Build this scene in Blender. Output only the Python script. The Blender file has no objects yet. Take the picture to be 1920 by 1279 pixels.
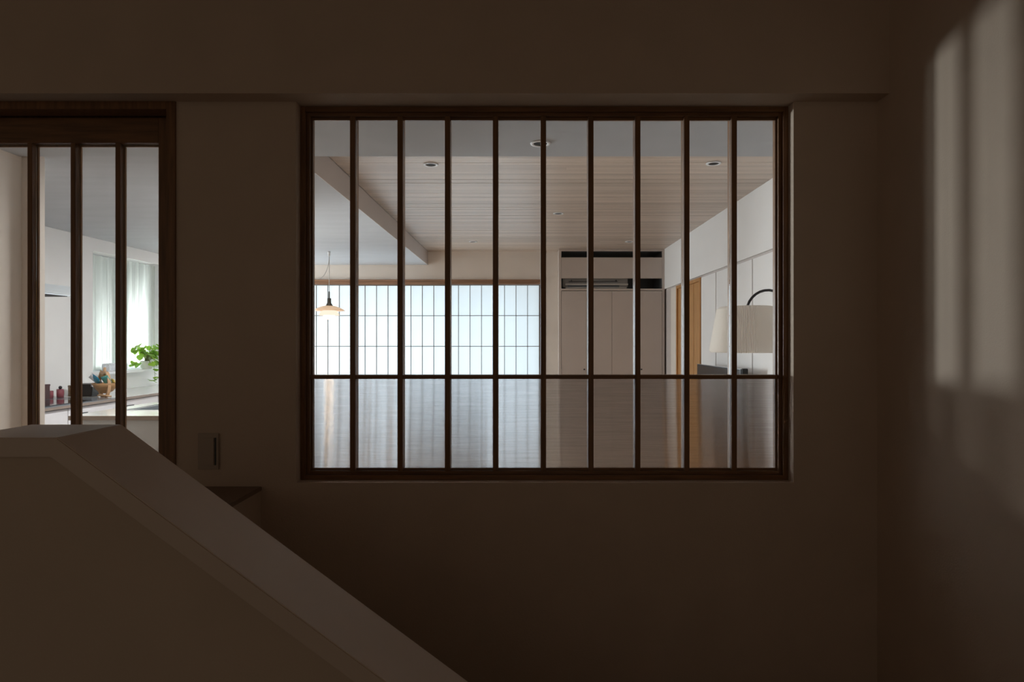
import bpy, bmesh, math, random
from mathutils import Vector, Matrix
random.seed(7)
PI = math.pi
S = bpy.context.scene
C = S.collection

# ------------------------------------------------------------------ camera
EYE = 1.35
cd = bpy.data.cameras.new('camera'); cam = bpy.data.objects.new('camera', cd); C.objects.link(cam)
cam.location = (0, 0, EYE); cam.rotation_euler = (PI/2, 0, 0)
cd.sensor_width = 36; cd.lens = 22.5; cd.shift_x = -20/1920; cd.shift_y = 2.5/1920
cd.clip_start = 0.02
S.camera = cam

# ------------------------------------------------------------------ world, light, exposure
w = bpy.data.worlds.new('world'); S.world = w; w.use_nodes = True
w.node_tree.nodes['Background'].inputs[0].default_value = (1.0, .80, .60, 1)
w.node_tree.nodes['Background'].inputs[1].default_value = .105
S.view_settings.view_transform = 'Standard'; S.view_settings.look = 'None'
S.view_settings.gamma = 1; S.view_settings.use_curve_mapping = False
S.view_settings.exposure = 0.0
S.cycles.max_bounces = 14; S.cycles.diffuse_bounces = 6; S.cycles.transparent_max_bounces = 24
S.cycles.transmission_bounces = 12; S.cycles.glossy_bounces = 5
S.cycles.use_denoising = True

def area(name, loc, rot, sx, sy, power, col):
    l = bpy.data.lights.new(name, 'AREA'); l.shape = 'RECTANGLE'; l.size = sx; l.size_y = sy
    l.energy = power; l.color = col
    o = bpy.data.objects.new(name, l); o.location = loc; o.rotation_euler = rot; C.objects.link(o); return o
# daylight standing outside the paper screens and outside the kitchen window
area('daylight_behind_shoji', (-1.56, 8.62, 1.05), (-PI/2, 0, 0), 3.9, 2.3, 98, (.75, .88, 1.0))
kl_ = area('daylight_kitchen_window', (-4.42, 6.5, 1.65), (0, -PI/2, 0), 1.6, 1.5, 5.5, (.88, .97, 1.0))
# added lights at the unseen garden door: beam for hall wall, fill for room
gl_ = area('added_beam_garden_door', (-4.95, 8.35, 1.12), (0, -PI/2, math.radians(-50)), .9, 1.9, 140, (.95, .98, 1.0))
sk_ = area('added_fill_garden_door', (-4.42, 8.05, 1.10), (0, -PI/2, 0), 2.0, 1.9, 215, (.93, .97, 1.0))
gl_.data.spread = math.radians(56)

# ------------------------------------------------------------------ materials
def mat(name, col, rough=.6, spec=.5, metal=0, var=.06, vscale=6, bump=0, bscale=60, trans=0, stretch=(1,1,1), coat=0, objvar=0):
    m = bpy.data.materials.new(name); m.use_nodes = True; n = m.node_tree.nodes; L = m.node_tree.links
    b = n['Principled BSDF']
    b.inputs['Roughness'].default_value = rough; b.inputs['Metallic'].default_value = metal
    b.inputs['Specular IOR Level'].default_value = spec
    if coat: b.inputs['Coat Weight'].default_value = coat; b.inputs['Coat Roughness'].default_value = .1
    tc = n.new('ShaderNodeTexCoord'); mp = n.new('ShaderNodeMapping'); L.new(tc.outputs['Object'], mp.inputs[0])
    mp.inputs['Scale'].default_value = stretch
    no = n.new('ShaderNodeTexNoise'); no.inputs['Scale'].default_value = vscale; no.inputs['Detail'].default_value = 5
    L.new(mp.outputs[0], no.inputs['Vector'])
    mr = n.new('ShaderNodeMapRange'); mr.inputs[1].default_value = .3; mr.inputs[2].default_value = .7
    mr.inputs[3].default_value = 1-var; mr.inputs[4].default_value = 1+var
    L.new(no.outputs[0], mr.inputs[0])
    out = mr.outputs[0]
    if objvar:
        oi = n.new('ShaderNodeObjectInfo'); m2 = n.new('ShaderNodeMapRange')
        m2.inputs[3].default_value = 1-objvar; m2.inputs[4].default_value = 1+objvar
        L.new(oi.outputs['Random'], m2.inputs[0]); mm = n.new('ShaderNodeMath'); mm.operation = 'MULTIPLY'
        L.new(out, mm.inputs[0]); L.new(m2.outputs[0], mm.inputs[1]); out = mm.outputs[0]
    vm = n.new('ShaderNodeVectorMath'); vm.operation = 'SCALE'; vm.inputs[0].default_value = col
    L.new(out, vm.inputs['Scale']); L.new(vm.outputs[0], b.inputs['Base Color'])
    if bump:
        nb = n.new('ShaderNodeTexNoise'); nb.inputs['Scale'].default_value = bscale; nb.inputs['Detail'].default_value = 4
        L.new(mp.outputs[0], nb.inputs['Vector'])
        bp = n.new('ShaderNodeBump'); bp.inputs['Strength'].default_value = bump; bp.inputs['Distance'].default_value = .002
        L.new(nb.outputs[0], bp.inputs['Height']); L.new(bp.outputs[0], b.inputs['Normal'])
    return m

M = {}
M['hall'] = mat('hall_plaster', (.62, .50, .40), .75, .3, bump=.25, bscale=220, var=.03)
M['cap'] = mat('handrail_paint', (.70, .58, .49), .45, .5, var=.02)
M['plaster'] = mat('living_plaster', (.78, .72, .66), .8, .3, bump=.2, bscale=200, var=.025)
M['white'] = mat('white_plaster', (.88, .88, .885), .8, .3, bump=.15, bscale=200, var=.02)
M['sidewhite'] = mat('side_wall_plaster', (.88, .88, .885), .8, .3, bump=.15, bscale=200, var=.02)
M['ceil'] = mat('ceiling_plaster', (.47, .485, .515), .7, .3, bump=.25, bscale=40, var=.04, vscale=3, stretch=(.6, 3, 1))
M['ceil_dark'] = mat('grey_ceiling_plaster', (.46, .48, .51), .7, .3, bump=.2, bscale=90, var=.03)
M['beamside'] = mat('beam_paint', (.60, .55, .53), .6, .4, var=.02)
M['plank'] = mat('pale_ceiling_board', (.60, .505, .43), .34, .5, var=.18, vscale=7, stretch=(.35, 30, 1), bump=.35, bscale=30, objvar=.13)
M['dkwood'] = mat('dark_stained_wood', (.21, .10, .040), .36, .5, var=.3, vscale=9, stretch=(9, 9, .7), bump=.2, bscale=50)
M['dkwood_h'] = mat('dark_stained_wood_horizontal', (.21, .10, .040), .36, .5, var=.3, vscale=9, stretch=(.7, 9, 9), bump=.2, bscale=50)
M['headwood'] = mat('head_trim_wood', (.30, .16, .09), .45, .5, var=.2, vscale=8, stretch=(.5, 9, 9))
M['golden'] = mat('golden_oak', (.52, .27, .10), .42, .5, var=.22, vscale=10, stretch=(9, 9, .5))
M['cabinet'] = mat('closet_paint', (.56, .495, .455), .55, .4, var=.02)
M['cabdark'] = mat('closet_interior_shade', (.13, .145, .16), .6, .4, var=.05)  # unlit look of the closet slots put into this dark colour
M['black'] = mat('black_metal', (.02, .02, .025), .4, .5, var=.05)
M['lattice'] = mat('lattice_wood', (.16, .13, .11), .6, .3, var=.1)
M['chrome'] = mat('brushed_steel', (.62, .62, .62), .28, .5, metal=1, var=.05, stretch=(1, 1, 20))
M['alu'] = mat('silver_edge', (.75, .77, .8), .25, .5, metal=1, var=.03)
M['kcab'] = mat('white_cabinet_front', (.78, .77, .80), .35, .5, var=.02)
M['ktop'] = mat('grey_reflection_worktop', (.20, .215, .24), .16, .6, var=.06, vscale=40)  # dark reflections on the counter put into the grey
M['island'] = mat('pale_island_worktop', (.72, .72, .70), .12, .6, var=.04, vscale=30)
M['islf'] = mat('grey_island_front', (.50, .51, .51), .4, .4, var=.02)
M['edge'] = mat('brown_worktop_edge', (.30, .24, .20), .5, .4, var=.08)
M['glassblack'] = mat('black_cooktop_glass', (.012, .012, .014), .06, .6, var=.05)
M['ring'] = mat('lamp_trim_white', (.85, .86, .88), .35, .5, var=.02)
M['lampdark'] = mat('lamp_reflector', (.02, .02, .02), .6, .3, var=.05)
M['shade'] = mat('pleated_shade', (.92, .89, .86), .8, .2, var=.03)
nt = M['shade'].node_tree; _o = [q for q in nt.nodes if q.type == 'OUTPUT_MATERIAL'][0]; _t = nt.nodes.new('ShaderNodeBsdfTranslucent'); _t.inputs[0].default_value = (.95, .93, .90, 1)
_m = nt.nodes.new('ShaderNodeMixShader'); _m.inputs[0].default_value = .7; nt.links.new(nt.nodes['Principled BSDF'].outputs[0], _m.inputs[1]); nt.links.new(_t.outputs[0], _m.inputs[2]); nt.links.new(_m.outputs[0], _o.inputs[0])
M['screen'] = mat('television_glass', (.02, .018, .02), .22, .5, var=.05)
M['switch'] = mat('switch_plastic', (.47, .385, .31), .5, .4, var=.02)
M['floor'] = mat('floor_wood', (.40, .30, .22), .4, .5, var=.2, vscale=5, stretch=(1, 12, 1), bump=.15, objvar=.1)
M['ledge'] = mat('brown_ledge_shade', (.24, .165, .125), .5, .4, var=.1)  # shade on top of the low wall put into the dark brown
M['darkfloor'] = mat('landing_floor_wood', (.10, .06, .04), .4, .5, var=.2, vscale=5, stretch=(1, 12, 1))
M['bag_blk'] = mat('black_plastic', (.03, .028, .026), .35, .5, var=.2, bump=.3)
M['basket'] = mat('basket_wood', (.42, .24, .11), .5, .4, var=.15, vscale=14, stretch=(1, 1, 6))
M['basket_l'] = mat('light_hoop_wood', (.60, .38, .22), .5, .4, var=.1)
M['darkbox'] = mat('dark_red_box', (.075, .02, .018), .3, .5, var=.2, vscale=60, stretch=(1, 1, .2))
M['brown'] = mat('brown_tin', (.14, .075, .03), .4, .5, var=.1)
M['pot'] = mat('white_pot', (.8, .8, .78), .4, .5, var=.02)
M['stem'] = mat('green_stem', (.22, .28, .06), .5, .3, var=.1)
M['chairwood'] = mat('chair_wood', (.22, .12, .06), .45, .4, var=.15, stretch=(1, 1, .2))
M['seatcloth'] = mat('grey_seat_cloth', (.22, .22, .23), .85, .2, var=.08, bump=.4)
M['brass'] = mat('aged_brass_socket', (.10, .085, .07), .35, .5, metal=.6, var=.1)
M['acbody'] = mat('air_conditioner_grey', (.34, .33, .32), .5, .4, var=.03)
M['acwhite'] = mat('air_conditioner_plastic', (.55, .53, .50), .5, .4, var=.02)

def newmat(name):
    m = bpy.data.materials.new(name); m.use_nodes = True; n = m.node_tree.nodes; n.clear()
    o = n.new('ShaderNodeOutputMaterial'); return m, n, m.node_tree.links, o
# clear pane: thin glass, straight-through with a fresnel reflection
m, n, L, o = newmat('clear_pane_glass')
t = n.new('ShaderNodeBsdfTransparent'); t.inputs[0].default_value = (.97, .98, .975, 1)
g = n.new('ShaderNodeBsdfGlossy'); g.inputs['Roughness'].default_value = .01
f = n.new('ShaderNodeFresnel'); f.inputs[0].default_value = 1.3
mx = n.new('ShaderNodeMixShader'); L.new(f.outputs[0], mx.inputs[0]); L.new(t.outputs[0], mx.inputs[1]); L.new(g.outputs[0], mx.inputs[2]); L.new(mx.outputs[0], o.inputs[0])
M['glass'] = m
# ribbed pane: fine horizontal ribs smear the view up and down
m, n, L, o = newmat('ribbed_pane_glass')
geo = n.new('ShaderNodeNewGeometry'); sc_ = n.new('ShaderNodeVectorMath'); sc_.operation = 'SCALE'; sc_.inputs['Scale'].default_value = 7777.0
L.new(geo.outputs['Position'], sc_.inputs[0])
wn = n.new('ShaderNodeTexWhiteNoise'); wn.noise_dimensions = '3D'; L.new(sc_.outputs[0], wn.inputs['Vector'])
sep = n.new('ShaderNodeSeparateColor'); L.new(wn.outputs['Color'], sep.inputs[0])
def jit(src, a):
    k = n.new('ShaderNodeMapRange'); k.inputs[3].default_value = -a; k.inputs[4].default_value = a; L.new(src, k.inputs[0]); return k.outputs[0]
# waviness seen in the photograph: slight low-frequency sideways wander along the pane
tc = n.new('ShaderNodeTexCoord'); mp = n.new('ShaderNodeMapping'); mp.inputs['Scale'].default_value = (3, 3, 160); L.new(tc.outputs['Object'], mp.inputs[0])
nz = n.new('ShaderNodeTexNoise'); nz.inputs['Scale'].default_value = 1.6; nz.inputs['Detail'].default_value = 3; L.new(mp.outputs[0], nz.inputs['Vector'])
wob = n.new('ShaderNodeMapRange'); wob.inputs[3].default_value = -.12; wob.inputs[4].default_value = .12; L.new(nz.outputs[0], wob.inputs[0])
az = n.new('ShaderNodeMath'); az.operation = 'ADD'; L.new(jit(sep.outputs[0], .36), az.inputs[0]); L.new(wob.outputs[0], az.inputs[1])
cx = n.new('ShaderNodeCombineXYZ'); L.new(jit(sep.outputs[1], .005), cx.inputs[0]); L.new(az.outputs[0], cx.inputs[2])
ad = n.new('ShaderNodeVectorMath'); ad.operation = 'ADD'; L.new(geo.outputs['Normal'], ad.inputs[0]); L.new(cx.outputs[0], ad.inputs[1])
nm = n.new('ShaderNodeVectorMath'); nm.operation = 'NORMALIZE'; L.new(ad.outputs[0], nm.inputs[0])
rf = n.new('ShaderNodeBsdfRefraction'); rf.inputs['IOR'].default_value = 1.45; rf.inputs['Roughness'].default_value = .0; rf.inputs['Color'].default_value = (.86, .87, .88, 1)
mp2 = n.new('ShaderNodeMapping'); mp2.inputs['Scale'].default_value = (5, 5, 420); L.new(tc.outputs['Object'], mp2.inputs[0])
nz2 = n.new('ShaderNodeTexNoise'); nz2.inputs['Scale'].default_value = 1.5; nz2.inputs['Detail'].default_value = 2; L.new(mp2.outputs[0], nz2.inputs['Vector'])
r2 = n.new('ShaderNodeMapRange'); r2.inputs[1].default_value = .3; r2.inputs[2].default_value = .7; r2.inputs[3].default_value = .73; r2.inputs[4].default_value = .79; L.new(nz2.outputs[0], r2.inputs[0])
v2 = n.new('ShaderNodeCombineColor')
for q_ in range(3): L.new(r2.outputs[0], v2.inputs[q_])
L.new(v2.outputs[0], rf.inputs['Color'])
L.new(nm.outputs[0], rf.inputs['Normal'])
gl = n.new('ShaderNodeBsdfGlossy'); gl.inputs['Roughness'].default_value = .15; L.new(nm.outputs[0], gl.inputs['Normal'])
fr = n.new('ShaderNodeFresnel'); fr.inputs[0].default_value = 1.2
mx = n.new('ShaderNodeMixShader'); L.new(fr.outputs[0], mx.inputs[0]); L.new(rf.outputs[0], mx.inputs[1]); L.new(gl.outputs[0], mx.inputs[2])
L.new(mx.outputs[0], o.inputs[0]); M['ribbed'] = m

def sheer(name, col, tr, mixf, wave=0):
    m, n, L, o = newmat(name)
    t = n.new('ShaderNodeBsdfTransparent'); t.inputs[0].default_value = (*tr, 1)
    k = n.new('ShaderNodeBsdfTranslucent'); k.inputs[0].default_value = (*col, 1)
    d = n.new('ShaderNodeBsdfDiffuse'); d.inputs[0].default_value = (*col, 1)
    a = n.new('ShaderNodeMixShader'); a.inputs[0].default_value = .4; L.new(k.outputs[0], a.inputs[1]); L.new(d.outputs[0], a.inputs[2])
    b = n.new('ShaderNodeMixShader'); L.new(t.outputs[0], b.inputs[1]); L.new(a.outputs[0], b.inputs[2])
    tc = n.new('ShaderNodeTexCoord'); mp = n.new('ShaderNodeMapping'); mp.inputs['Scale'].default_value = (1, 1, .12); L.new(tc.outputs['Object'], mp.inputs[0])
    z = n.new('ShaderNodeTexNoise'); z.inputs['Scale'].default_value = 5; z.inputs['Detail'].default_value = 4; L.new(mp.outputs[0], z.inputs['Vector'])
    r = n.new('ShaderNodeMapRange'); r.inputs[1].default_value = .3; r.inputs[2].default_value = .7; r.inputs[3].default_value = mixf-wave; r.inputs[4].default_value = mixf+wave
    L.new(z.outputs[0], r.inputs[0]); L.new(r.outputs[0], b.inputs[0]); L.new(b.outputs[0], o.inputs[0]); return m
M['paper'] = sheer('shoji_paper', (.86, .88, .88), (.9, .92, .93), .62, .035)
M['curtain'] = sheer('sheer_curtain', (.80, .83, .80), (.92, .95, .93), .70, .16)
def leafmat(name, c1):
    m, n, L, o = newmat(name)
    k = n.new('ShaderNodeBsdfTranslucent'); d = n.new('ShaderNodeBsdfPrincipled'); d.inputs['Roughness'].default_value = .4
    oi = n.new('ShaderNodeObjectInfo'); cr = n.new('ShaderNodeValToRGB')
    cr.color_ramp.elements[0].color = (c1[0]*.45, c1[1]*.6, c1[2]*.6, 1); cr.color_ramp.elements[1].color = (*c1, 1)
    L.new(oi.outputs['Random'], cr.inputs[0]); L.new(cr.outputs[0], k.inputs[0]); L.new(cr.outputs[0], d.inputs['Base Color'])
    b = n.new('ShaderNodeMixShader'); b.inputs[0].default_value = .5; L.new(d.outputs[0], b.inputs[1]); L.new(k.outputs[0], b.inputs[2]); L.new(b.outputs[0], o.inputs[0]); return m
M['leaf'] = leafmat('pothos_leaf', (.36, .58, .07))
def emit(name, col, st):
    m, n, L, o = newmat(name); e = n.new('ShaderNodeEmission'); e.inputs[0].default_value = (*col, 1); e.inputs[1].default_value = st
    L.new(e.outputs[0], o.inputs[0]); return m
M['opal'] = emit('lit_opal_glass', (1, .74, .45), 3.6)
M['opalmid'] = emit('lit_opal_middle', (1, .80, .64), 1.25)
m = mat('warm_opal_shade', (.82, .58, .40), .4, .5, var=.03)
bs = m.node_tree.nodes['Principled BSDF']; bs.inputs['Emission Color'].default_value = (1, .62, .36, 1); bs.inputs['Emission Strength'].default_value = .32
M['opaltop'] = m
m = mat('pink_tumbler_glass', (.62, .20, .25), .08, .5, var=.05); m.node_tree.nodes['Principled BSDF'].inputs['Transmission Weight'].default_value = .6; M['pink'] = m
for nm_, c_ in (('bag_blue', (.02, .25, .42)), ('bag_teal', (.10, .42, .38)), ('bag_yellow', (.75, .52, .12)), ('bag_orange', (.70, .42, .18)), ('bag_white', (.7, .72, .76))):
    M[nm_] = mat(nm_+'_foil', c_, .35, .5, var=.25, vscale=30)

# ------------------------------------------------------------------ helpers
def link(name, bm, m, parent=None, smooth=False):
    bmesh.ops.recalc_face_normals(bm, faces=bm.faces)
    me = bpy.data.meshes.new(name); bm.to_mesh(me); bm.free()
    if smooth:
        for p in me.polygons: p.use_smooth = True
    me.materials.append(m)
    o = bpy.data.objects.new(name, me); C.objects.link(o)
    if parent: o.parent = parent
    return o
def bx(bm, x0, x1, y0, y1, z0, z1, bev=0):
    r = bmesh.ops.create_cube(bm, size=1)
    for v in r['verts']:
        v.co = Vector(((x0+x1)/2 + v.co.x*abs(x1-x0), (y0+y1)/2 + v.co.y*abs(y1-y0), (z0+z1)/2 + v.co.z*abs(z1-z0)))
    if bev:
        es = list({e for v in r['verts'] for e in v.link_edges})
        bmesh.ops.bevel(bm, geom=es, offset=bev, segments=2, affect='EDGES')
def box(name, x0, x1, y0, y1, z0, z1, m, parent=None, bev=0):
    bm = bmesh.new(); bx(bm, x0, x1, y0, y1, z0, z1, bev); return link(name, bm, m, parent)
def boxes(name, lst, m, parent=None, bev=0):
    bm = bmesh.new()
    for b in lst: bx(bm, *b, bev)
    return link(name, bm, m, parent)
def lathe(name, prof, m, parent=None, loc=(0,0,0), seg=40, closed=False):
    bm = bmesh.new(); rings = []
    for r, z in prof:
        rings.append([bm.verts.new((loc[0]+r*math.cos(2*PI*i/seg), loc[1]+r*math.sin(2*PI*i/seg), loc[2]+z)) for i in range(seg)])
    pr = list(zip(rings, rings[1:])) + ([(rings[-1], rings[0])] if closed else [])
    for a, b in pr:
        for i in range(seg): bm.faces.new((a[i], a[(i+1) % seg], b[(i+1) % seg], b[i]))
    if not closed:
        bm.faces.new(rings[0][::-1]); bm.faces.new(rings[-1])
    return link(name, bm, m, parent, True)
def tube(name, pts, r, m, parent=None, seg=8, bm0=None):
    bm = bm0 or bmesh.new(); rings = []
    pts = [Vector(p) for p in pts]
    rr = r if isinstance(r, (list, tuple)) else [r]*len(pts)
    for i, p in enumerate(pts):
        d = (pts[min(i+1, len(pts)-1)] - pts[max(i-1, 0)]).normalized()
        u = d.orthogonal().normalized() if i == 0 else (u - d*u.dot(d)).normalized()
        v = d.cross(u)
        rings.append([bm.verts.new(p + (u*math.cos(2*PI*k/seg) + v*math.sin(2*PI*k/seg))*rr[i]) for k in range(seg)])
    for a, b in zip(rings, rings[1:]):
        for k in range(seg): bm.faces.new((a[k], a[(k+1) % seg], b[(k+1) % seg], b[k]))
    bm.faces.new(rings[0][::-1]); bm.faces.new(rings[-1])
    if bm0: return
    return link(name, bm, m, parent, True)
def prism(bm, pts, y0, y1, bev=0):      # polygon in x,z extruded along y
    a = [bm.verts.new((x, y0, z)) for x, z in pts]; b = [bm.verts.new((x, y1, z)) for x, z in pts]
    fs = [bm.faces.new(a), bm.faces.new(b[::-1])]
    for i in range(len(pts)):
        j = (i+1) % len(pts); fs.append(bm.faces.new((a[i], a[j], b[j], b[i])))
    bmesh.ops.recalc_face_normals(bm, faces=bm.faces)
    if bev: bmesh.ops.bevel(bm, geom=list({e for f in fs for e in f.edges}), offset=bev, segments=2, affect='EDGES')
def empty(name, loc=(0,0,0)):
    o = bpy.data.objects.new(name, None); C.objects.link(o); o.location = loc; o.empty_display_size = .1; return o
def tag(o, label, cat, group=None):
    o['label'] = label; o['category'] = cat
    if group: o['group'] = group
    return o
def struct(o, label=None):
    o['kind'] = 'structure'
    if label: o['label'] = label
    return o
def rebase(t):      # children were built in world coordinates: cancel the root's offset
    for ch in t.children: ch.location = Vector(ch.location) - t.location
    return t
def copy_tree(o, parent=None):
    c = o.copy(); C.objects.link(c); c.parent = parent
    for ch in list(o.children): copy_tree(ch, c)
    return c

# ================================================================== SETTING: the dark stair hall
D = 2.106; XW0, XW1 = -.746, .8915; ZW0, ZW1 = .888, 2.142; XR = 1.167
DX0, DX1 = -2.16, -1.140           # door opening
LOW = -1.75
t = boxes('wall_partition', [
    (-4.3, DX0, D, 2.22, LOW, 2.9), (DX1, XW0, D, 2.22, LOW, 2.9), (XW1, XR+.14, D, 2.22, LOW, 2.9),
    (XW0, XW1, D, 2.22, LOW, ZW0), (XW0, XW1, D, 2.22, ZW1, 2.9), (DX0, DX1, D, 2.22, ZW1, 2.9), (DX0, DX1, D, 2.22, LOW, -.02)], M['hall'])
struct(t, 'brown plaster wall around the inner window and the sliding door')
t = box('wall_upper', -4.3, XR, 2.035, D, ZW1, 2.9, M['hall']); struct(t, 'dark plaster band standing proud above window and door')
t = box('wall_right', XR, XR+.14, -1.6, D, LOW, 2.9, M['hall']); struct(t, 'plaster wall of the stair hall at right, striped by window light')
t = box('ceiling_hall', -4.3, XR+.14, -1.6, 2.22, 2.9, 3.0, M['hall']); struct(t, 'plaster ceiling over the stair hall')
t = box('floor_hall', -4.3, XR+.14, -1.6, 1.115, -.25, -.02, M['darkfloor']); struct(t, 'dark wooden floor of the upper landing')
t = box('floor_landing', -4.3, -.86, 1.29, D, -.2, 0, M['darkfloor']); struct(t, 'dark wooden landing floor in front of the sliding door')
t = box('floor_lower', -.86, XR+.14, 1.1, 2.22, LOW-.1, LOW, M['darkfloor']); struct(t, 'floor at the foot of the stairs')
st = struct(empty('stairs', (-.86, 1.7, LOW)), 'wooden stairs going down to the right behind the sloping guard wall')
for i in range(7):
    x0 = -.86 + .27*i; z1 = -.2*(i+1)
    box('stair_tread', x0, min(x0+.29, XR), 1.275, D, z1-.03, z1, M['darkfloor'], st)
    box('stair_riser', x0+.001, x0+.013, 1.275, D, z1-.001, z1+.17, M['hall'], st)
rebase(st)

# guard wall with cap: flat at left, then sloping down to the right
sl = .742; zc = 1.35-.1655; d0, d1 = 1.11, 1.29; XC = -.808; XL = -.99; XE = 1.16
gw = empty('wall_stair_guard', (XC, 1.2, 0)); struct(gw, 'low plaster guard wall with a painted cap sloping down to the right')
th = .034; off = th/math.cos(math.atan(sl)); xb = XC - th*math.tan(math.atan(sl)/2)
bm = bmesh.new()
top = lambda x: zc - sl*(x-XC)
prism(bm, [(XL, zc), (XC, zc), (XE, top(XE)), (XE, top(XE)-off), (xb, zc-th), (XL, zc-th)], d0, d1, .002)
link('cap', bm, M['cap'], gw)
bm = bmesh.new()
prism(bm, [(XL+.006, zc-th), (xb, zc-th), (XE, top(XE)-off), (XE, LOW), (XL+.006, LOW)], d0+.007, d1-.007)
link('guard_panel', bm, M['hall'], gw)
box('end_panel', XL-3.3, XL+.006, d0+.007, d1-.007, LOW, -.0, M['hall'], gw)
rebase(gw)
lw = empty('wall_landing_low', (-.915, 1.7, 0)); struct(lw, 'low plaster wall with top darkened for shade beside the landing, under the switch')
box('wall_body', -1.12, -.862, 1.284, D, LOW, .862, M['hall'], lw)
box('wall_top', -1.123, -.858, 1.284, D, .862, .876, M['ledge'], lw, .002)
rebase(lw)

# ------------------------------------------------------------------ window_1 : inner window with ten bays
W1 = struct(empty('window_1', (.07, 2.16, ZW0)), 'inner window of dark wood, ten clear upper panes over ten ribbed lower panes')
def ring(name, x0, x1, z0, z1, wd, y0, y1, m, mh, parent, bev=.0012):
    boxes(name, [(x0, x0+wd, y0, y1, z0, z1), (x1-wd, x1, y0, y1, z0, z1)], m, parent, bev)
    boxes(name, [(x0+wd, x1-wd, y0, y1, z0, z0+wd), (x0+wd, x1-wd, y0, y1, z1-wd, z1)], mh, parent, bev)
ring('outer_frame', XW0+.0004, XW1-.0004, ZW0+.0004, ZW1-.0004, .0165, 2.146, 2.225, M['dkwood'], M['dkwood_h'], W1)
ring('sash_frame', XW0+.017, XW1-.017, ZW0+.017, ZW1-.017, .0105, 2.160, 2.212, M['dkwood'], M['dkwood_h'], W1)
gx0, gx1, gz0, gz1 = XW0+.028, XW1-.028, ZW0+.028, ZW1-.028
ring('glazing_bead', gx0-.0003, gx1+.0003, gz0-.0003, gz1+.0003, .005, 2.176, 2.190, M['dkwood'], M['dkwood_h'], W1, .0006)
YB = 2.162
mulx = [(px-980)*YB/1200 for px in (661, 750, 839, 929, 1019, 1108, 1196, 1288, 1377)]
zr = 1.35-(707-642)*YB/1200
for x in mulx: box('mullion', x-.009, x+.009, YB, 2.208, gz0-.0005, gz1+.0005, M['dkwood'], W1, .0012)
box('cross_rail', gx0, gx1, YB+.003, 2.204, zr-.0068, zr+.0068, M['dkwood_h'], W1, .001)
xs = [gx0] + mulx + [gx1]
for i in range(10):
    a = xs[i]+(.0092 if i else .0046); b = xs[i+1]-(.0092 if i < 9 else .0046)
    box('clear_pane', a, b, 2.182, 2.186, zr+.007, gz1-.0047, M['glass'], W1)
    box('ribbed_pane', a, b, 2.182, 2.186, gz0+.0047, zr-.007, M['ribbed'], W1)['label'] = 'ribbed lower pane that smears the view'
    # slim beads that hold each pane at head and foot
    boxes('pane_bead', [(a, b, 2.177, 2.1815, gz1-.0085, gz1-.0047), (a, b, 2.177, 2.1815, gz0+.0047, gz0+.007)], M['dkwood_h'], W1)
rebase(W1)

# ------------------------------------------------------------------ door_1 : sliding door at left
D1 = struct(empty('door_1', (-1.6, 2.17, 0)), 'glazed sliding door of dark wood with narrow upright bars')
boxes('door_casing', [(DX1-.030, DX1, D-.006, 2.232, 0, ZW1-.0005), (DX0, DX0+.03, D-.006, 2.232, 0, ZW1-.0005),
                      (DX0+.03, DX1-.03, D-.006, 2.166, ZW1-.026, ZW1-.0005), (DX0+.03, DX1-.03, 2.213, 2.232, ZW1-.07, ZW1-.0005)], M['dkwood'], D1, .001)
YD = 2.176; zt = 1.35+(642-268)*YD/1200; xs_r = -1.2385
box('door_stile', xs_r, DX1-.031, YD, YD+.034, .01, ZW1-.028, M['dkwood'], D1, .001)
box('door_stile', DX0+.031, DX0+.1, YD, YD+.034, .01, ZW1-.028, M['dkwood'], D1, .001)
box('top_rail', DX0+.1, xs_r, YD, YD+.034, zt, ZW1-.028, M['dkwood_h'], D1, .001)
box('bottom_rail', DX0+.1, xs_r, YD, YD+.034, .01, .12, M['dkwood_h'], D1, .001)
bars = [(px-980)*YD/1200 for px in (216, 132, 51)]; bars.append(bars[-1]-.152); bars.append(bars[-1]-.152)
xe = xs_r
for x in bars + [DX0+.1-.018]:
    if x in bars: box('glazing_bar', x, x+.0165, YD, YD+.032, .12, zt, M['dkwood'], D1, .001)
    box('glass_pane', x+.0175, xe-.001, YD+.018, YD+.022, .121, zt-.001, M['glass'], D1)
    boxes('glass_bead', [(x+.0165, xe, YD+.0225, YD+.030, zt-.007, zt-.001), (x+.0165, x+.0205, YD+.0225, YD+.030, .12, zt-.007)], M['dkwood'], D1)
    xe = x
rebase(D1)

# light switch
sw = empty('light_switch', (-1.032, D, .99))
box('wall_plate', -1.067, -.997, D-.006, D, 1.052-.12, 1.052, M['switch'], sw, .002)
box('rocker', -1.050, -1.012, D-.0095, D-.006, 1.052-.105, 1.052-.015, M['switch'], sw, .001)
box('indicator', -1.010, -1.006, D-.0075, D-.006, 1.052-.105, 1.052-.015, M['black'], sw)
rebase(sw); tag(sw, 'flat rectangular wall switch between sliding door and inner window', 'switch')

# ================================================================== SETTING: living room shell
XRL = 1.75; YF = 8.1; XK = -4.03
struct(box('floor', -4.1, XRL+.1, 2.22, 8.5, -.1, -.012, M['floor']), 'wooden floor of the living room')['kind'] = 'structure'
# floor boards
fl = bpy.data.objects['floor']
for i in range(30):
    x0 = -4.03 + i*.193
    box('floor_board', x0, x0+.190, 2.23, 8.09, -.012, 0, M['floor'], fl)
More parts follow.
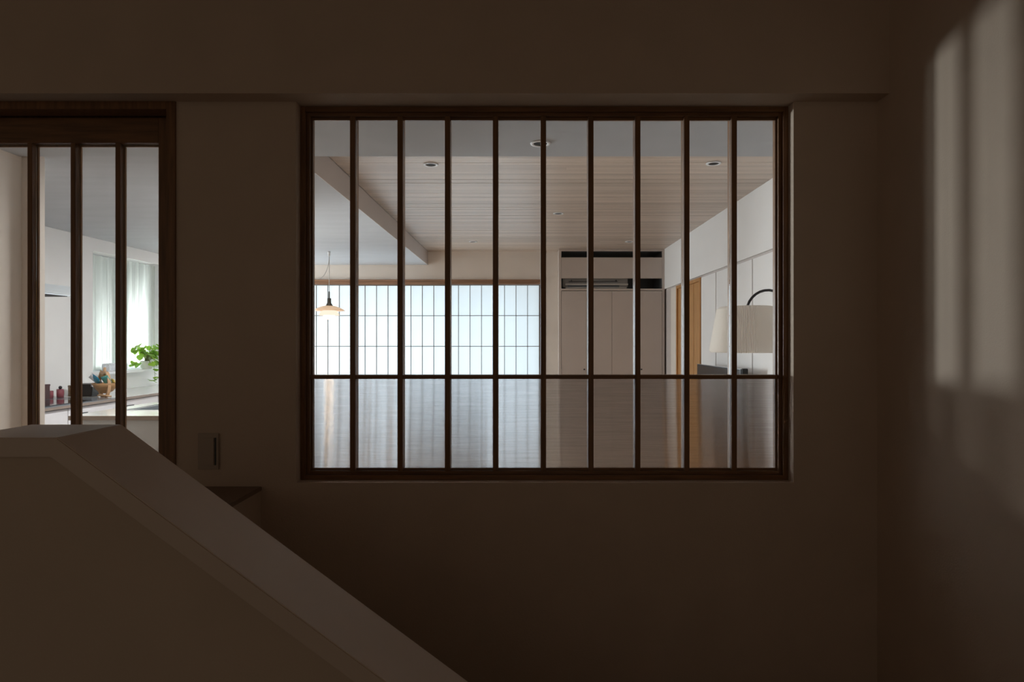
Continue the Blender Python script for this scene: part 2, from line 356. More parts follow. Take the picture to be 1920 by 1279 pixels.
# right wall: upper wall, panels with open joints, casing
t = struct(empty('wall_side', (XRL, 5, 0)), 'pale right wall with tall panels under a straight recessed joint')
box('upper_wall', XRL, XRL+.1, 2.22, 8.5, 2.008, 2.6, M['sidewhite'], t)
box('backing', XRL+.022, XRL+.1, 2.22, 8.5, 0, 2.008, M['beamside'], t)
for a, b in ((2.22, 3.015), (3.035, 3.935), (3.957, 4.866), (4.888, 5.79), (5.812, 6.278)):
    box('wall_panel', XRL+.001, XRL+.022, a, b, 0, 1.985, M['sidewhite'], t, .001)
box('wall_panel', XRL+.001, XRL+.022, 7.262, 7.56, 0, 1.985, M['plaster'], t, .001)
rebase(t)
# right door
D2 = struct(empty('door_2', (XRL, 6.76, 0)), 'golden oak door in the right wall of the far room')
boxes('door_casing', [(XRL-.012, XRL+.02, 6.283, 6.318, 0, 1.989), (XRL-.012, XRL+.02, 7.222, 7.257, 0, 1.989), (XRL-.012, XRL+.02, 6.318, 7.222, 1.955, 1.989)], M['golden'], D2, .001)
box('door_leaf', XRL+.004, XRL+.021, 6.32, 7.22, .005, 1.953, M['golden'], D2)
boxes('leaf_groove', [(XRL+.001, XRL+.004, y, y+.035, .01, 1.95) for y in (6.34, 6.56, 6.78, 7.0)], M['golden'], D2, .0008)
rebase(D2)
# far wall around the paper screens, and the left kitchen wall with its window
t = boxes('wall_far', [(.236, .447, YF, 8.3, 0, 2.6), (-4.03, .236, YF, 8.3, 2.143, 2.6), (-4.13, -3.40, YF, 8.3, 0, 2.143), (.447, XRL, 8.46, 8.5, 0, 2.6)], M['plaster'])
struct(t, 'beige far wall above and beside the paper screens')
KY0, KY1, KZ0, KZ1 = 6.0, 7.08, 1.07, 2.212
t = boxes('wall_kitchen', [(-4.25, XK, 3.4, KY0, 0, 2.6), (-4.25, XK, KY1, 7.17, 0, 2.6), (-4.25, XK, 8.04, YF+.2, 0, 2.6), (-4.25, XK, 7.17, 8.04, 2.15, 2.6), (-4.25, XK, KY0, KY1, 0, KZ0-.025), (-4.25, XK, KY0, KY1, KZ1, 2.6)], M['white'])
struct(t, 'white kitchen wall with the curtained window')
t = boxes('wall_pier', [(-4.25, -2.531, 3.285, 3.39, 0, 2.6), (-2.72, -2.572, 2.22, 3.285, 0, 2.6)], M['plaster'])
struct(t, 'beige wall end seen through the left panes of the sliding door')
# ceilings
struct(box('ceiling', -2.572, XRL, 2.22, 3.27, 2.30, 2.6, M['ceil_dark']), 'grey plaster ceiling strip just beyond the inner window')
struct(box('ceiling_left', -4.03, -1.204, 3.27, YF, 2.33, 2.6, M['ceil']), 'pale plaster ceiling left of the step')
struct(box('trim_1', -1.204, -1.200, 3.27, YF, 2.330, 2.497, M['beamside']), 'grey-brown side of the ceiling step')
cb = struct(empty('ceiling_boards', (.27, 5.7, 2.5)), 'ceiling of pale wooden boards running across the room')
struct(box('ceiling_backing', -1.2, XRL, 3.27, 8.46, 2.513, 2.6, M['beamside']))
rnd = random.Random(3); y = 3.27; pw = .052; k = 0
meshes = {}
while y < 8.44:
    cut = rnd.uniform(-.9, 1.5) if rnd.random() < .4 else None
    dz = rnd.choice((0, .0006, .0012))
    for a, b in (((-1.1995, cut-.0005), (cut+.0005, XRL-.0005)) if cut is not None else ((-1.1995, XRL-.0005),)):
        box('board', a, b, y+.0004, min(y+pw-.0004, 8.46), 2.5+dz, 2.512, M['plank'], cb)
    y += pw
rebase(cb)

# head trim over the screens
ht = struct(empty('trim_2', (-1.6, 8.08, 2.1)), 'wooden head track over the paper screens')
box('head_upper', -3.40, .262, 8.075, 8.125, 2.118, 2.143, M['headwood'], ht, .001)
box('head_lower', -3.40, .246, 8.09, 8.125, 2.081, 2.117, M['headwood'], ht, .001)
box('jamb', .2308, .2358, 8.092, 8.17, 0, 2.08, M['dkwood'], ht)
box('sill_track', -3.40, .2305, 8.09, 8.165, 0, .02, M['headwood'], ht)
rebase(ht)

# paper screens
def shoji(x0, yy, lab):
    s = empty('shoji_screen', (x0+.595, yy, .021)); wd = 1.191
    for a, b in ((x0, x0+.0035), (x0+wd-.0235, x0+wd)): box('stile', a, b, yy, yy+.026, .022, 2.078, M['lattice'], s)
    box('bottom_rail', x0+.0035, x0+wd-.0235, yy, yy+.026, .022, .128, M['lattice'], s)
    box('top_rail', x0+.0035, x0+wd-.0235, yy, yy+.026, 2.070, 2.078, M['lattice'], s)
    for i in range(1, 8):
        xx = x0+.0035+i*.1455; box('lattice_bar', xx-.0038, xx+.0038, yy+.004, yy+.016, .128, 2.07, M['lattice'], s)
    for i in range(1, 5):
        z = 2.0785-i*.39; box('lattice_rail', x0+.0035, x0+wd-.0235, yy+.002, yy+.014, z-.004, z+.004, M['lattice'], s)
    box('paper', x0+.0035, x0+wd-.0235, yy+.0165, yy+.0172, .128, 2.07, M['paper'], s)
    rebase(s); return tag(s, lab, 'screen', 'paper screens across the far wall')
shoji(.230-1.191, 8.094, 'white paper lattice screen at the right end of the far wall')
shoji(.230-2*1.191+.0, 8.125, 'white paper lattice screen in the middle, behind the low end of the ceiling step')
shoji(.230-3*1.191+.0, 8.094, 'white paper lattice screen at the left, behind the lit pendant lamp')

# ------------------------------------------------------------------ built-in closet
cl = empty('closet', (1.1, 7.9, 0)); Y0 = 7.89
box('side_panel', .447, .476, Y0, 8.455, 0, 2.497, M['cabinet'], cl)
box('side_panel', 1.722, 1.7495, Y0, 8.455, 0, 2.497, M['cabinet'], cl)
box('top_panel', .476, 1.722, Y0, 8.455, 2.476, 2.497, M['cabinet'], cl)
box('fascia_panel', .478, 1.720, Y0, Y0+.02, 2.139, 2.396, M['cabinet'], cl)
box('divider', .476, 1.722, Y0, 8.455, 1.989, 2.012, M['cabinet'], cl)
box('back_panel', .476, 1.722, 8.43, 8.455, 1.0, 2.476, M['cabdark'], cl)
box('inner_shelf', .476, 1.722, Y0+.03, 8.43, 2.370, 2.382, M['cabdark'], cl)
boxes('shade_lining', [(.4765, .480, Y0+.03, 8.43, 2.012, 2.476), (1.718, 1.7215, Y0+.03, 8.43, 2.012, 2.476), (.48, 1.718, Y0+.03, 8.43, 2.0122, 2.015), (.48, 1.718, Y0+.03, 8.43, 2.473, 2.4758)], M['cabdark'], cl)  # dark sheets carry the shade inside the slots
for i in range(4):
    a = .478+i*.3105
    dr = box('door', a+.0015, a+.309, Y0-.002, Y0+.018, .06, 1.983, M['cabinet'], cl, .0012)
    if i in (0, 3):
        kx = .758 if i == 0 else 1.462
        lathe('knob', [(.004, 0), (.010, -.008), (.010, -.016), (.006, -.02)], M['black'], dr, (0, 0, 0), 14)
        kb = dr.children[0]; kb.rotation_euler = (-PI/2, 0, 0); kb.location = (kx, Y0-.002, 1.017)
box('plinth', .476, 1.722, Y0+.03, Y0+.05, 0, .058, M['cabdark'], cl)
rebase(cl); tag(cl, 'greige built-in closet with four tall doors and two dark slots above', 'closet')
ac = empty('air_conditioner', (.9, 8.1, 2.016))
box('body', .50, 1.31, 7.97, 8.2, 2.035, 2.33, M['acbody'], ac, .01)
box('louver', .53, 1.31, 7.935, 7.965, 2.062, 2.078, M['acwhite'], ac, .002)
box('lower_lip', .53, 1.29, 7.94, 7.97, 2.02, 2.034, M['acwhite'], ac, .002)
box('air_outlet', .56, 1.20, 7.964, 7.97, 2.036, 2.060, M['cabdark'], ac)
boxes('flap_rod', [(.57, 1.18, 7.925, 7.937, 2.100, 2.108), (.80, .808, 7.925, 7.97, 2.100, 2.124), (1.155, 1.163, 7.925, 7.97, 2.100, 2.124), (.60, .608, 7.925, 7.97, 2.100, 2.124)], M['black'], ac)
rebase(ac); tag(ac, 'slim air conditioner inside the dark slot above the closet doors', 'air conditioner')

# ------------------------------------------------------------------ downlights
def downlight(x, y, z, lab, r=.048):
    d = empty('downlight', (x, y, z))
    lathe('trim_ring', [(r*.70, -.001), (r*.74, -.006), (r*.97, -.005), (r, 0), (r*.9, .0), (r*.72, .0)], M['ring'], d, (0,0,0), 32, True)
    lathe('reflector', [(.001, -.0005), (r*.70, -.0008), (r*.70, -.0018), (.001, -.0015)], M['lampdark'], d, (0,0,0), 24)
    return tag(d, lab, 'ceiling light', 'recessed downlights')
downlight(.084, 3.05, 2.2995, 'round recessed downlight in the grey ceiling strip, largest and nearest')
downlight(-.592, 4.13, 2.4995, 'downlight in the board ceiling, front row, left one near the step')
downlight(1.225, 4.107, 2.4995, 'downlight in the board ceiling, front row, right one above the pleated lamp')
downlight(.318, 5.70, 2.4995, 'downlight in the middle of the board ceiling')
downlight(-.566, 7.30, 2.4995, 'small far downlight above the paper screens')
downlight(1.217, 7.30, 2.4995, 'small far downlight in front of the closet')

# ------------------------------------------------------------------ pendant lamp
px, py = -2.086, 6.90
p = empty('pendant_lamp', (px, py, 2.33))
def rel(prof): return prof
lathe('canopy', [(.004, -.05), (.012, -.045), (.014, -.01), (.014, 0)], M['ring'], p, (0,0,0), 20)
z_of = lambda yy: EYE + (642-yy)*6.9/1200 - 2.33
tube('cord', [(0, 0, -.04), (0, 0, z_of(547))], .0035, M['acwhite'], p)
pts = []
for i in range(21):
    u = i/20; pts.append((-.03*0 - .13*(1-math.cos(u*PI/2))*1.0 - .0, 0, -.05 - .25*math.sin(u*PI/2)))
tube('slack_cord', [(-.0, .0, -.04)] + pts[1:] + [(-.17, 0, -.295), (-.23, 0, -.27), (-.30, 0, -.2), (-.36, 0, -.1), (-.40, 0, -.004)], .0032, M['acwhite'], p)
lathe('socket', [(.004, z_of(546)), (.007, z_of(548)), (.0075, z_of(559)), (.02, z_of(559.5)), (.021, z_of(568)), (.024, z_of(569)), (.042, z_of(573.8)), (.03, z_of(574.2))][::1], M['brass'], p, (0,0,0), 28)
r1 = .1665
lathe('top_shade', [(.035, z_of(573.2)), (.07, z_of(574.4)), (.11, z_of(576.8)), (.15, z_of(580.4)), (r1, z_of(583)), (.148, z_of(581.6)), (.108, z_of(578.2)), (.07, z_of(576)), (.035, z_of(575))], M['opaltop'], p, (0,0,0), 48, True)
lathe('middle_shade', [(.04, z_of(581)), (.07, z_of(582.5)), (.095, z_of(586)), (.107, z_of(591.5)), (.103, z_of(591.5)), (.09, z_of(587)), (.066, z_of(584)), (.04, z_of(583))], M['opalmid'], p, (0,0,0), 40, True)
lathe('bottom_shade', [(.03, z_of(588)), (.055, z_of(589)), (.063, z_of(593)), (.060, z_of(598.2)), (.056, z_of(598.8)), (.02, z_of(598.8))], M['opal'], p, (0,0,0), 36)
lathe('inner_stem', [(.008, z_of(574.5)), (.008, z_of(589))], M['brass'], p, (0,0,0), 12)
tag(p, 'lit pendant lamp with three stacked opal shades before the paper screens', 'lamp')
pl = bpy.data.lights.new('pendant_bulb', 'POINT'); pl.energy = 5; pl.color = (1, .68, .38); pl.shadow_soft_size = .05
plo = bpy.data.objects.new('pendant_bulb', pl); plo.location = (px, py, 2.33+z_of(603)); C.objects.link(plo)

# ------------------------------------------------------------------ arc floor lamp with pleated shade
lx, ly = 1.222, 3.5; sc = 3.5/1200
zz = lambda yy: EYE+(642-yy)*sc
fl_ = empty('floor_lamp', (1.60, ly, 0))
bm = bmesh.new(); npl = 92; rings = []
for r, yy, amp in ((.128, 574.9, .0), (.138, 575.4, .0015), (.150, 580, .0055), (.1865, 655, .0078), (.1855, 658.5, .0078), (.1775, 661.2, .0078)):
    rg = []
    for i in range(npl*4):
        a = 2*PI*i/(npl*4); q = amp*math.cos(npl*a)
        rg.append(bm.verts.new(((r+q)*math.cos(a), (r+q)*math.sin(a), zz(yy))))
    rings.append(rg)
for a, b in zip(rings, rings[1:]):
    n_ = len(a)
    for i in range(n_): bm.faces.new((a[i], a[(i+1) % n_], b[(i+1) % n_], b[i]))
sh = link('pleated_shade', bm, M['shade'], fl_); sh.location = (lx-1.60, 0, 0)
cp = lathe('shade_cap', [(.002, 0), (.129, 0), (.131, .003), (.002, .004)], M['shade'], fl_, (0,0,0), 40); cp.location = (lx-1.60, 0, zz(576.4))
# arc tube: rises from the shade, bends over to the right, down to the post
cx_, cz_, R_ = (1440-980)*sc, zz(586), .118
a0 = [(lx-.001, ly, zz(577)), (lx+.004, ly, zz(572))]
for i in range(15):
    a = PI*(.97 - i/14*.97); a0.append((cx_ + R_*math.cos(a), ly, zz(587) + .125*math.sin(a)))
a0 += [(cx_+R_+.002, ly, 1.2), (cx_+R_+.002, ly, .03)]
o_ = tube('pole', a0, .0072, M['black'], fl_, 12); o_.location = (-1.60, -ly, 0)
bs_ = lathe('base', [(.14, 0), (.14, .015), (.02, .03), (.01, .04)], M['black'], fl_, (0,0,0), 36); bs_.location = (cx_+R_-1.60-.0, 0, 0)
tag(fl_, 'arched black floor lamp with a greige pleated shade at the right', 'lamp')

# television
tv = empty('television', (1.62, 5.2, .5))
box('screen', 1.598, 1.602, 4.71, 5.86, .56, 1.142, M['screen'], tv)
box('housing', 1.602, 1.63, 4.70, 5.87, .55, 1.150, M['black'], tv, .002)
box('silver_edge', 1.596, 1.632, 4.692, 4.700, .55, 1.153, M['alu'], tv)
box('silver_edge', 1.596, 1.632, 4.700, 5.87, 1.1505, 1.153, M['alu'], tv)
box('stand_neck', 1.60, 1.66, 5.2, 5.35, .44, .56, M['black'], tv)
box('side_speaker', 1.60, 1.64, 4.655, 4.685, .46, 1.158, M['lampdark'], tv, .003)
rebase(tv); tag(tv, 'dark flat television with silver edge standing along the right wall', 'television')
tvs = empty('television_stand', (1.52, 5.2, 0))
box('top', 1.33, 1.745, 4.4, 6.1, .41, .44, M['golden'], tvs, .002)
box('cabinet_body', 1.36, 1.74, 4.42, 6.08, .05, .41, M['golden'], tvs)
for yy in (4.43, 4.98, 5.53): box('door', 1.342, 1.36, yy, yy+.54, .06, .405, M['golden'], tvs, .002)
rebase(tvs); tag(tvs, 'low wooden television stand against the panelled right wall', 'stand')

# ================================================================== dining table, chairs, armchair (seen through ribbed panes)
tb = empty('dining_table', (-2.08, 6.9, 0))
box('tabletop', -.85, .85, -.42, .42, .69, .72, M['golden'], tb, .006)
for sx in (-1, 1):
    for sy in (-1, 1): tube('leg', [(sx*.72, sy*.33, .69), (sx*.76, sy*.36, 0)], [.025, .017], M['golden'], tb)
tag(tb, 'wooden dining table under the lit pendant lamp', 'table')
def chair(x, y, rz, lab, first=None):
    if first: c = copy_tree(first)
    else:
        c = empty('dining_chair')
        box('seat', -.23, .23, -.22, .22, .42, .46, M['seatcloth'], c, .015)
        box('backrest', -.22, .22, .20, .225, .62, .78, M['chairwood'], c, .01)
        for sx in (-1, 1):
            tube('leg', [(sx*.2, -.2, .42), (sx*.21, -.21, 0)], .016, M['chairwood'], c)
            tube('leg', [(sx*.205, .215, .70), (sx*.2, .2, .42), (sx*.21, .24, 0)], .016, M['chairwood'], c)
    c.location = (x, y, 0); c.rotation_euler = (0, 0, rz)
    return tag(c, lab, 'chair', 'chairs around the dining table')
c1 = chair(-2.5, 6.25, PI, 'wooden dining chair on the near side of the table, left one')
chair(-1.65, 6.25, PI, 'wooden dining chair on the near side of the table, right one', c1)
am = empty('armchair', (-.72, 6.2, 0))
box('seat_cushion', -.32, .32, -.3, .3, .28, .42, M['seatcloth'], am, .03)
box('back_cushion', -.32, .32, -.38, -.27, .36, .80, M['seatcloth'], am, .03)
for sx in (-1, 1):
    box('arm', sx*.345-.025, sx*.345+.025, -.36, .32, .53, .56, M['chairwood'], am, .006)
    for sy in (-.3, .28): tube('leg', [(sx*.345, sy, .54), (sx*.345, sy, 0)], .018, M['chairwood'], am)
box('seat_rail', -.33, .33, -.3, .3, .24, .28, M['chairwood'], am)
tag(am, 'grey cushioned armchair before the right paper screen, blurred by ribbed glass', 'armchair')

# ================================================================== kitchen
gd = struct(empty('added_door_3', (-4.15, 7.6, 0)), 'added glazed garden door, unseen in the far left corner, for extra light')  # added opening, out of view, brings more light into the rooms
boxes('door_frame', [(-4.2, -4.14, 7.172, 7.22, 0, 2.148), (-4.2, -4.14, 7.99, 8.038, 0, 2.148), (-4.2, -4.14, 7.22, 7.99, 2.10, 2.148), (-4.2, -4.14, 7.22, 7.99, 0, .05)], M['alu'], gd)
box('glass_pane', -4.172, -4.168, 7.22, 7.99, .05, 2.10, M['glass'], gd); rebase(gd)
kw = struct(empty('window_2', (-4.12, 6.96, KZ0)), 'kitchen window behind sheer curtains')
fa, fb = -4.21, -4.17
boxes('window_frame', [(fa, fb, KY0, KY0+.04, KZ0, KZ1), (fa, fb, KY1-.04, KY1, KZ0, KZ1), (fa, fb, KY0+.04, KY1-.04, KZ0, KZ0+.035), (fa, fb, KY0+.04, KY1-.04, KZ1-.035, KZ1), (fa, fb, 6.52, 6.56, KZ0+.035, KZ1-.035)], M['alu'], kw)
for a, b in ((KY0+.04, 6.52), (6.56, KY1-.04)): box('glass_pane', -4.192, -4.188, a, b, KZ0+.035, KZ1-.035, M['glass'], kw)
box('window_sill', -4.165, -3.94, KY0-.02, KY1+.02, KZ0-.025, KZ0, M['ring'], kw, .002)
rebase(kw)
def curtain(y0, y1, folds, lab, ph=0, cxx=-4.085):
    bm = bmesh.new(); N = 160; rows = 7; g = []
    for j in range(rows):
        z = KZ0+.012 + (KZ1-.02-KZ0-.012)*j/(rows-1); r_ = []
        for i in range(N+1):
            u = i/N; yy = y0+(y1-y0)*u
            a = .018*math.sin(u*folds*2*PI+ph) + .008*math.sin(u*folds*4.7*PI+1.3) + .004*math.sin(j*1.1+u*20)
            r_.append(bm.verts.new((cxx+a*(1-.25*j/rows), yy, z)))
        g.append(r_)
    for a, b in zip(g, g[1:]):
        for i in range(N): bm.faces.new((a[i], a[i+1], b[i+1], b[i]))
    o = link('curtain', bm, M['curtain'], None, True)
    return tag(o, lab, 'curtain', 'sheer curtains at the kitchen window')
curtain(KY0+.01, 6.66, 6, 'sheer white curtain at the near side of the kitchen window', 0, -4.132)
curtain(6.52, KY1-.004, 5, 'sheer white curtain behind the green plant', 1, -4.078)

kc = empty('kitchen_counter', (-3.73, 5.7, 0))
box('worktop', -4.028, -3.43, 5.452, 7.10, .858, .88, M['island'], kc, .001)  # pale stretch stands in for the window reflected in the counter
box('worktop', -4.028, -3.43, 3.405, 5.45, .858, .88, M['ktop'], kc, .001)['label'] = 'stretch of worktop beside the cooktop, painted darker grey for its reflections'
box('worktop_edge', -3.4295, -3.425, 3.405, 7.10, .855, .874, M['edge'], kc)
box('cabinet_body', -4.028, -3.47, 3.405, 7.10, .08, .858, M['beamside'], kc)
yy = 3.66
while yy < 7.0:
    dr = box('door', -3.468, -3.45, yy, min(yy+.594, 7.09), .09, .845, M['kcab'], kc, .0015)
    hd = boxes('handle', [(-3.449, -3.435, yy+.05, yy+.2, .79, .80)], M['black'], dr)
    yy += .6
box('plinth', -3.52, -3.50, 3.405, 7.10, 0, .08, M['cabdark'], kc)
rebase(kc); tag(kc, 'white kitchen counter with worktop painted grey and pale for reflections along the window wall', 'counter')
ck = box('cooktop', -3.98, -3.47, 4.30, 5.16, .8805, .886, M['glassblack'], None, .002); tag(ck, 'black glass cooktop set in the counter by the wall end', 'cooktop')
hd = empty('range_hood', (-3.74, 4.6, 1.70))
box('hood_canopy', -4.028, -3.45, 4.25, 4.96, 1.708, 1.775, M['chrome'], hd, .003)
box('filter_panel', -3.98, -3.50, 4.30, 4.92, 1.700, 1.708, M['lampdark'], hd)
box('front_lip', -3.4495, -3.447, 4.25, 4.96, 1.700, 1.708, M['alu'], hd)
rebase(hd); tag(hd, 'slim brushed steel range hood on the white kitchen wall', 'range hood')

isl = empty('kitchen_island', (-2.2, 4.6, 0))
IX0, IX1, IY0, IY1 = -2.90, -1.55, 4.09, 5.02
# worktop as four slabs around the sink cut-out
SX0, SX1, SY0, SY1 = -2.74, -2.0, 4.42, 4.93
boxes('worktop', [(IX0, IX1, IY0, SY0, .862, .88), (IX0, IX1, SY1, IY1, .862, .88), (IX0, SX0, SY0, SY1, .862, .88), (SX1, IX1, SY0, SY1, .862, .88)], M['island'], isl)
box('worktop_edge', IX0, IX1, IY0-.006, IY0-.0002, .852, .8795, M['edge'], isl)
box('front_panel', IX0+.02, IX1-.02, IY0+.02, IY0+.04, .0, .862, M['islf'], isl)
box('end_panel', IX0+.02, IX0+.04, IY0+.04, IY1-.02, .0, .862, M['kcab'], isl)
box('end_panel', IX1-.04, IX1-.02, IY0+.04, IY1-.02, .0, .862, M['kcab'], isl)
box('back_panel', IX0+.04, IX1-.04, IY1-.04, IY1-.02, .0, .862, M['kcab'], isl)
boxes('sink_bowl', [(SX0+.003, SX1-.003, SY0+.003, SY1-.003, .70, .705), (SX0+.001, SX0+.006, SY0, SY1, .70, .878), (SX1-.006, SX1-.001, SY0, SY1, .70, .878), (SX0, SX1, SY0+.001, SY0+.006, .70, .878), (SX0, SX1, SY1-.006, SY1-.001, .70, .878)], M['cabdark'], isl)
boxes('sink_rim', [(SX0-.012, SX0, SY0-.012, SY1+.012, .8801, .884), (SX1, SX1+.012, SY0-.012, SY1+.012, .8801, .884), (SX0, SX1, SY1, SY1+.012, .8801, .884), (SX0, SX1, SY0-.012, SY0, .8801, .884)], M['alu'], isl)
rebase(isl); tag(isl, 'pale kitchen island with black sink seen through the sliding door', 'kitchen island')

cl2 = empty('added_fill_lamp', (-1.95, 4.6, 2.33))  # added lamp out of view, lifts the kitchen walls
lathe('lamp_housing', [(.001, -.02), (.25, -.02), (.26, -.012), (.26, 0)], M['ring'], cl2, (0,0,0), 40)
lathe('diffuser', [(.001, -.032), (.235, -.030), (.245, -.021), (.001, -.0205)], emit('added_fill_glow', (1, .97, .94), 90), cl2, (0,0,0), 40)
tag(cl2, 'added fill lamp above the kitchen island, out of view, brightens the kitchen', 'ceiling lamp')
# things on the counter
zt_ = .8805
b_ = empty('storage_box', (-3.96, 5.24, zt_))
box('box_body', -.05, .05, -.055, .055, 0, .115, M['darkbox'], b_, .002); box('box_lid', -.052, .052, -.057, .057, .108, .124, M['darkbox'], b_, .002)
lathe('clasp', [(.001, 0), (.007, 0), (.007, .004), (.001, .004)], M['alu'], b_, (0,0,0), 12)
b_.children[-1].rotation_euler = (PI/2, 0, 0); b_.children[-1].location = (0, -.057, .06)
tag(b_, 'dark red box with silver clasp at the near end of the counter', 'box')
def tumbler(x, y, h, lab, lid=False):
    t = empty('tumbler', (x, y, zt_))
    lathe('glass_body', [(.027, 0), (.028, h*.5), (.028, h), (.0255, h), (.0255, h*.5), (.024, .006), (.002, .005)], M['pink'], t, (0,0,0), 24)
    if lid: lathe('stopper', [(.006, h), (.013, h+.008), (.013, h+.02), (.005, h+.027)], M['black'], t, (0,0,0), 16)
    return tag(t, lab, 'glass', 'pink glasses on the counter')
tumbler(-3.97, 5.37, .062, 'pale pink glass directly beside the dark red box')
tumbler(-3.93, 5.44, .072, 'deeper pink glass jar with round black stopper', True)
cn = empty('canister', (-3.93, 5.60, zt_))
lathe('canister_body', [(.04, 0), (.04, .078), (.038, .08), (.002, .08)], M['brown'], cn, (0,0,0), 28); lathe('canister_lid', [(.0415, .079), (.0415, .092), (.039, .094), (.002, .094)], M['brown'], cn, (0,0,0), 28)
tag(cn, 'short round brown canister beside the pink glasses', 'canister')
tr = empty('tapered_bin', (-3.80, 5.60, zt_))
bm = bmesh.new(); r = bmesh.ops.create_cube(bm, size=1)
for v in r['verts']:
    k_ = .058 if v.co.z < 0 else .078
    v.co = Vector((math.copysign(k_, v.co.x), math.copysign(k_*.8, v.co.y), 0 if v.co.z < 0 else .105))
bmesh.ops.bevel(bm, geom=bm.edges[:], offset=.004, segments=2, affect='EDGES')
link('bin_body', bm, M['bag_blk'], tr)
boxes('bin_rim', [(-.082, .082, -.066, -.060, .102, .108), (-.082, .082, .060, .066, .102, .108), (-.082, -.076, -.06, .06, .102, .108), (.076, .082, -.06, .06, .102, .108)], M['bag_blk'], tr)
box('clip', .070, .084, -.074, -.066, .085, .112, M['alu'], tr, .002)
tag(tr, 'black tapered container with silver clip left of the wooden basket', 'container')

# apple-shaped wooden basket
ba = empty('wooden_basket', (-3.585, 5.50, zt_+.004))
lathe('bowl', [(.02, .028), (.055, .045), (.085, .085), (.105, .118), (.100, .118), (.080, .088), (.05, .052), (.015, .036)], M['basket'], ba, (0,0,0), 36, True)
hp = []
for i in range(49):
    a = 2*PI*i/48 - PI/2
    R = .105*(1 - .10*math.cos(2*a)); dip = -.028*math.exp(-((a-PI/2)/.28)**2) + .012*math.exp(-((a+PI/2)/.28)**2 if i < 24 else -((a-3*PI/2)/.28)**2)
    hp.append((R*.92*math.cos(a), -.012, .108+R*1.0*math.sin(a)+dip))
bm = bmesh.new()
a_, b2, c_, d_ = [], [], [], []
for (x, y, z) in hp[:-1]:
    v = Vector((x, 0, z-.108)); nrm = v.normalized()*.0075
    a_.append(bm.verts.new((x-nrm.x, -.022, z-nrm.z))); b2.append(bm.verts.new((x+nrm.x, -.022, z+nrm.z)))
    c_.append(bm.verts.new((x+nrm.x, .002, z+nrm.z))); d_.append(bm.verts.new((x-nrm.x, .002, z-nrm.z)))
n_ = len(a_)
for i in range(n_):
    j = (i+1) % n_
    for p_, q_ in ((a_, b2), (b2, c_), (c_, d_), (d_, a_)): bm.faces.new((p_[i], p_[j], q_[j], q_[i]))
link('hoop', bm, M['basket_l'], ba)
tube('stem', [(0, -.01, .185), (.004, -.01, .215), (.010, -.01, .25)], [.008, .014, .010], M['basket_l'], ba, 10)
tube('foot', [(-.085, -.02, .006), (-.03, -.045, .012), (.04, -.03, .014), (.10, .0, .006)], .007, M['basket_l'], ba, 8)
ba.rotation_euler = (0, 0, math.radians(-33))
tag(ba, 'apple shaped folding wooden basket with hoop handle on the counter', 'basket')
def packet(x, y, z, rx, ry, rz, sx, sz, m, lab):
    bm = bmesh.new(); N = 6
    fr_, bk = [], []
    for s_, lst in ((1, fr_), (-1, bk)):
        for j in range(N+1):
            row = []
            for i in range(N+1):
                u, v = i/N*2-1, j/N*2-1
                pf = .011*(1-u**4)*(1-v**4) + .0016*math.sin(9*u+4*v)
                row.append(bm.verts.new((u*sx/2, s_*(max(pf, .0006)), v*sz/2)))
            lst.append(row)
        for a, b in zip(lst, lst[1:]):
            for i in range(N): bm.faces.new((a[i], a[i+1], b[i+1], b[i]))
    bmesh.ops.remove_doubles(bm, verts=bm.verts, dist=.0013)
    o = link('snack_packet', bm, m, None, True); o.location = (x, y, z); o.rotation_euler = (rx, ry, rz)
    return tag(o, lab, 'packet', 'packets in the wooden basket')
bxx, byy = -3.585, 5.50
packet(bxx-.058, byy-.03, zt_+.150, .5, .5, -.3, .085, .085, M['bag_blue'], 'blue packet leaning on the left rim of the basket')
packet(bxx+.030, byy-.035, zt_+.148, .45, -.2, -.45, .10, .075, M['bag_teal'], 'teal green packet at the front of the basket')
packet(bxx-.035, byy+.02, zt_+.180, .4, .6, -.2, .08, .085, M['bag_orange'], 'tan orange packet behind the blue one')
packet(bxx+.005, byy+.005, zt_+.185, .3, -.5, -.5, .05, .075, M['bag_yellow'], 'small yellow packet sticking up in the basket')
packet(bxx-.092, byy+.01, zt_+.148, .4, -.75, -.3, .05, .11, M['bag_white'], 'white and dark packet poking out at far left of the basket')
packet(bxx+.075, byy-.01, zt_+.135, .5, .3, -.6, .05, .05, M['bag_yellow'], 'yellow packet low at the right of the basket')

# small translucent container on the sill
sb = box('plastic_tray', -4.03, -3.96, 6.12, 6.42, KZ0+.001, KZ0+.075, M['bag_white'], None, .008); tag(sb, 'whitish plastic tray on the sill above the basket', 'tray')

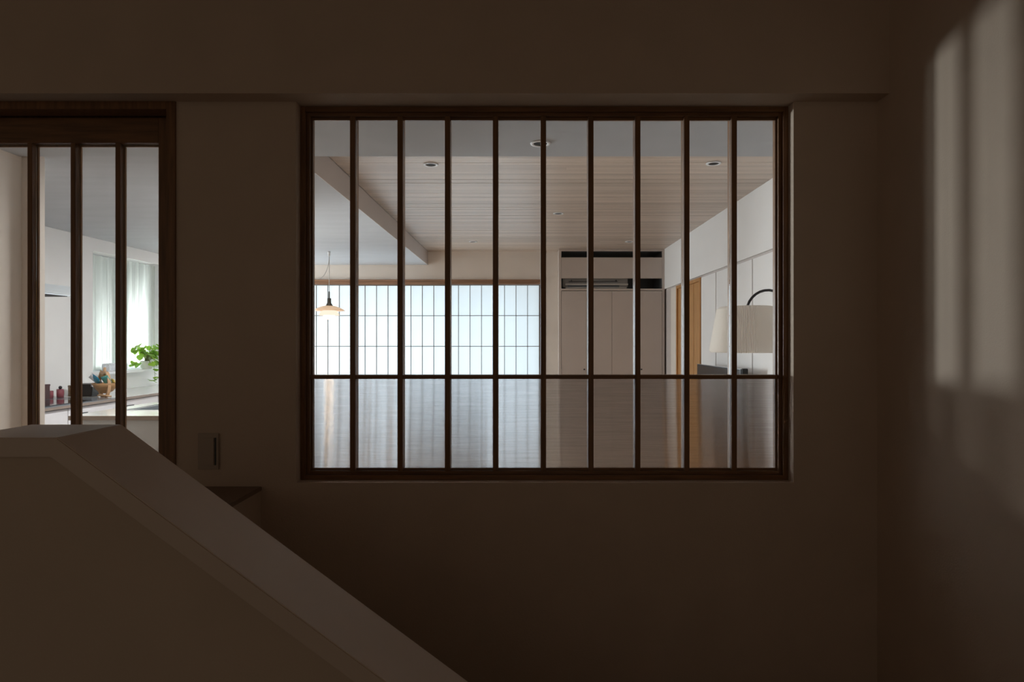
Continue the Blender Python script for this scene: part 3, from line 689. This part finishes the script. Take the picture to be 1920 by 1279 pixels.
# potted plant
pp = empty('potted_plant', (-3.935, 6.70, KZ0+.001))
lathe('pot', [(.045, 0), (.06, .02), (.066, .085), (.060, .085), (.054, .02), (.002, .012)], M['pot'], pp, (0,0,0), 28)
lathe('soil', [(.002, .072), (.060, .072), (.058, .078), (.002, .078)], M['bag_blk'], pp, (0,0,0), 20)
def leafmesh():
    bm = bmesh.new()
    out = [(0, 0), (.35, -.12), (.52, .12), (.48, .45), (.28, .78), (0, 1.05)]
    mid = [bm.verts.new((0, y_, -.06*math.sin(y_*PI))) for y_ in (0, .2, .45, .75, 1.05)]
    L_ = [bm.verts.new((-x, y_, .10*x)) for x, y_ in out[1:-1]]; R_2 = [bm.verts.new((x, y_, .10*x)) for x, y_ in out[1:-1]]
    for s_, fl2 in ((R_2, 1), (L_, 0)):
        for f_ in ((mid[0], s_[0], s_[1], mid[1]), (mid[1], s_[1], s_[2], mid[2]), (mid[2], s_[2], s_[3], mid[3]), (mid[3], s_[3], mid[4])):
            bm.faces.new(f_ if fl2 else f_[::-1])
    me = bpy.data.meshes.new('leaf'); bm.to_mesh(me); bm.free(); me.materials.append(M['leaf']); return me
LM = leafmesh(); rl = random.Random(11)
def leaf(p, d, s, roll):
    o = bpy.data.objects.new('leaf', LM); C.objects.link(o); o.parent = pp
    d = Vector(d).normalized(); q = d.to_track_quat('Y', 'Z')
    o.rotation_mode = 'QUATERNION'; from mathutils import Quaternion
    o.rotation_quaternion = q @ Quaternion((0, 1, 0), roll); o.scale = (s, s, s); o.location = p
stem_bm = bmesh.new()
for i in range(64):
    a = rl.uniform(0, 2*PI); el = rl.uniform(.05, 1.25); ln = rl.uniform(.10, .24)*(1.1 if el < .9 else .9)
    tip = Vector((math.cos(a)*math.cos(el)*ln*.55+.02, math.sin(a)*math.cos(el)*ln*1.15, .08+math.sin(el)*ln*.95 - (.05 if el < .35 else 0)))
    if tip.x < -.03: tip.x = -.03
    mid_ = Vector((tip.x*.4, tip.y*.4, .10+tip.z*.35))
    tube('', [(rl.uniform(-.02, .02), rl.uniform(-.02, .02), .075), mid_, tip], .0018, None, None, 5, stem_bm)
    dd = Vector((math.cos(a)*.6+.5, math.sin(a)*.8, -.75+rl.uniform(-.3, .8)))
    leaf(tip, dd, rl.uniform(.045, .078), rl.uniform(-.7, .7))
for vy, zend in ((-.03, -.118), (.10, -.122), (.18, -.11)):
    P_ = [Vector((.05, vy*.4, .08)), Vector((.085, vy*.8, .05)), Vector((.10, vy, -.03)), Vector((.10, vy*1.2+.01, -.10)), Vector((.12, vy*1.3-.03, zend))]
    tube('', P_, .0018, None, None, 5, stem_bm)
    for i in range(9):
        u = rl.uniform(.35, 1)*4; k_ = min(int(u), 3); q = P_[k_].lerp(P_[k_+1], u-k_)
        if i < 4: q = P_[4] + Vector((0, rl.uniform(-.11, .04), rl.uniform(-.005, .03)))
        leaf(q, (rl.uniform(.2, 1), rl.uniform(-1, 1), rl.uniform(-.3, .3)), rl.uniform(.035, .055), rl.uniform(-.6, .6))
so = link('vine_stems', stem_bm, M['stem'], pp, True)
tag(pp, 'bright green trailing plant in a white pot on the kitchen sill', 'plant')
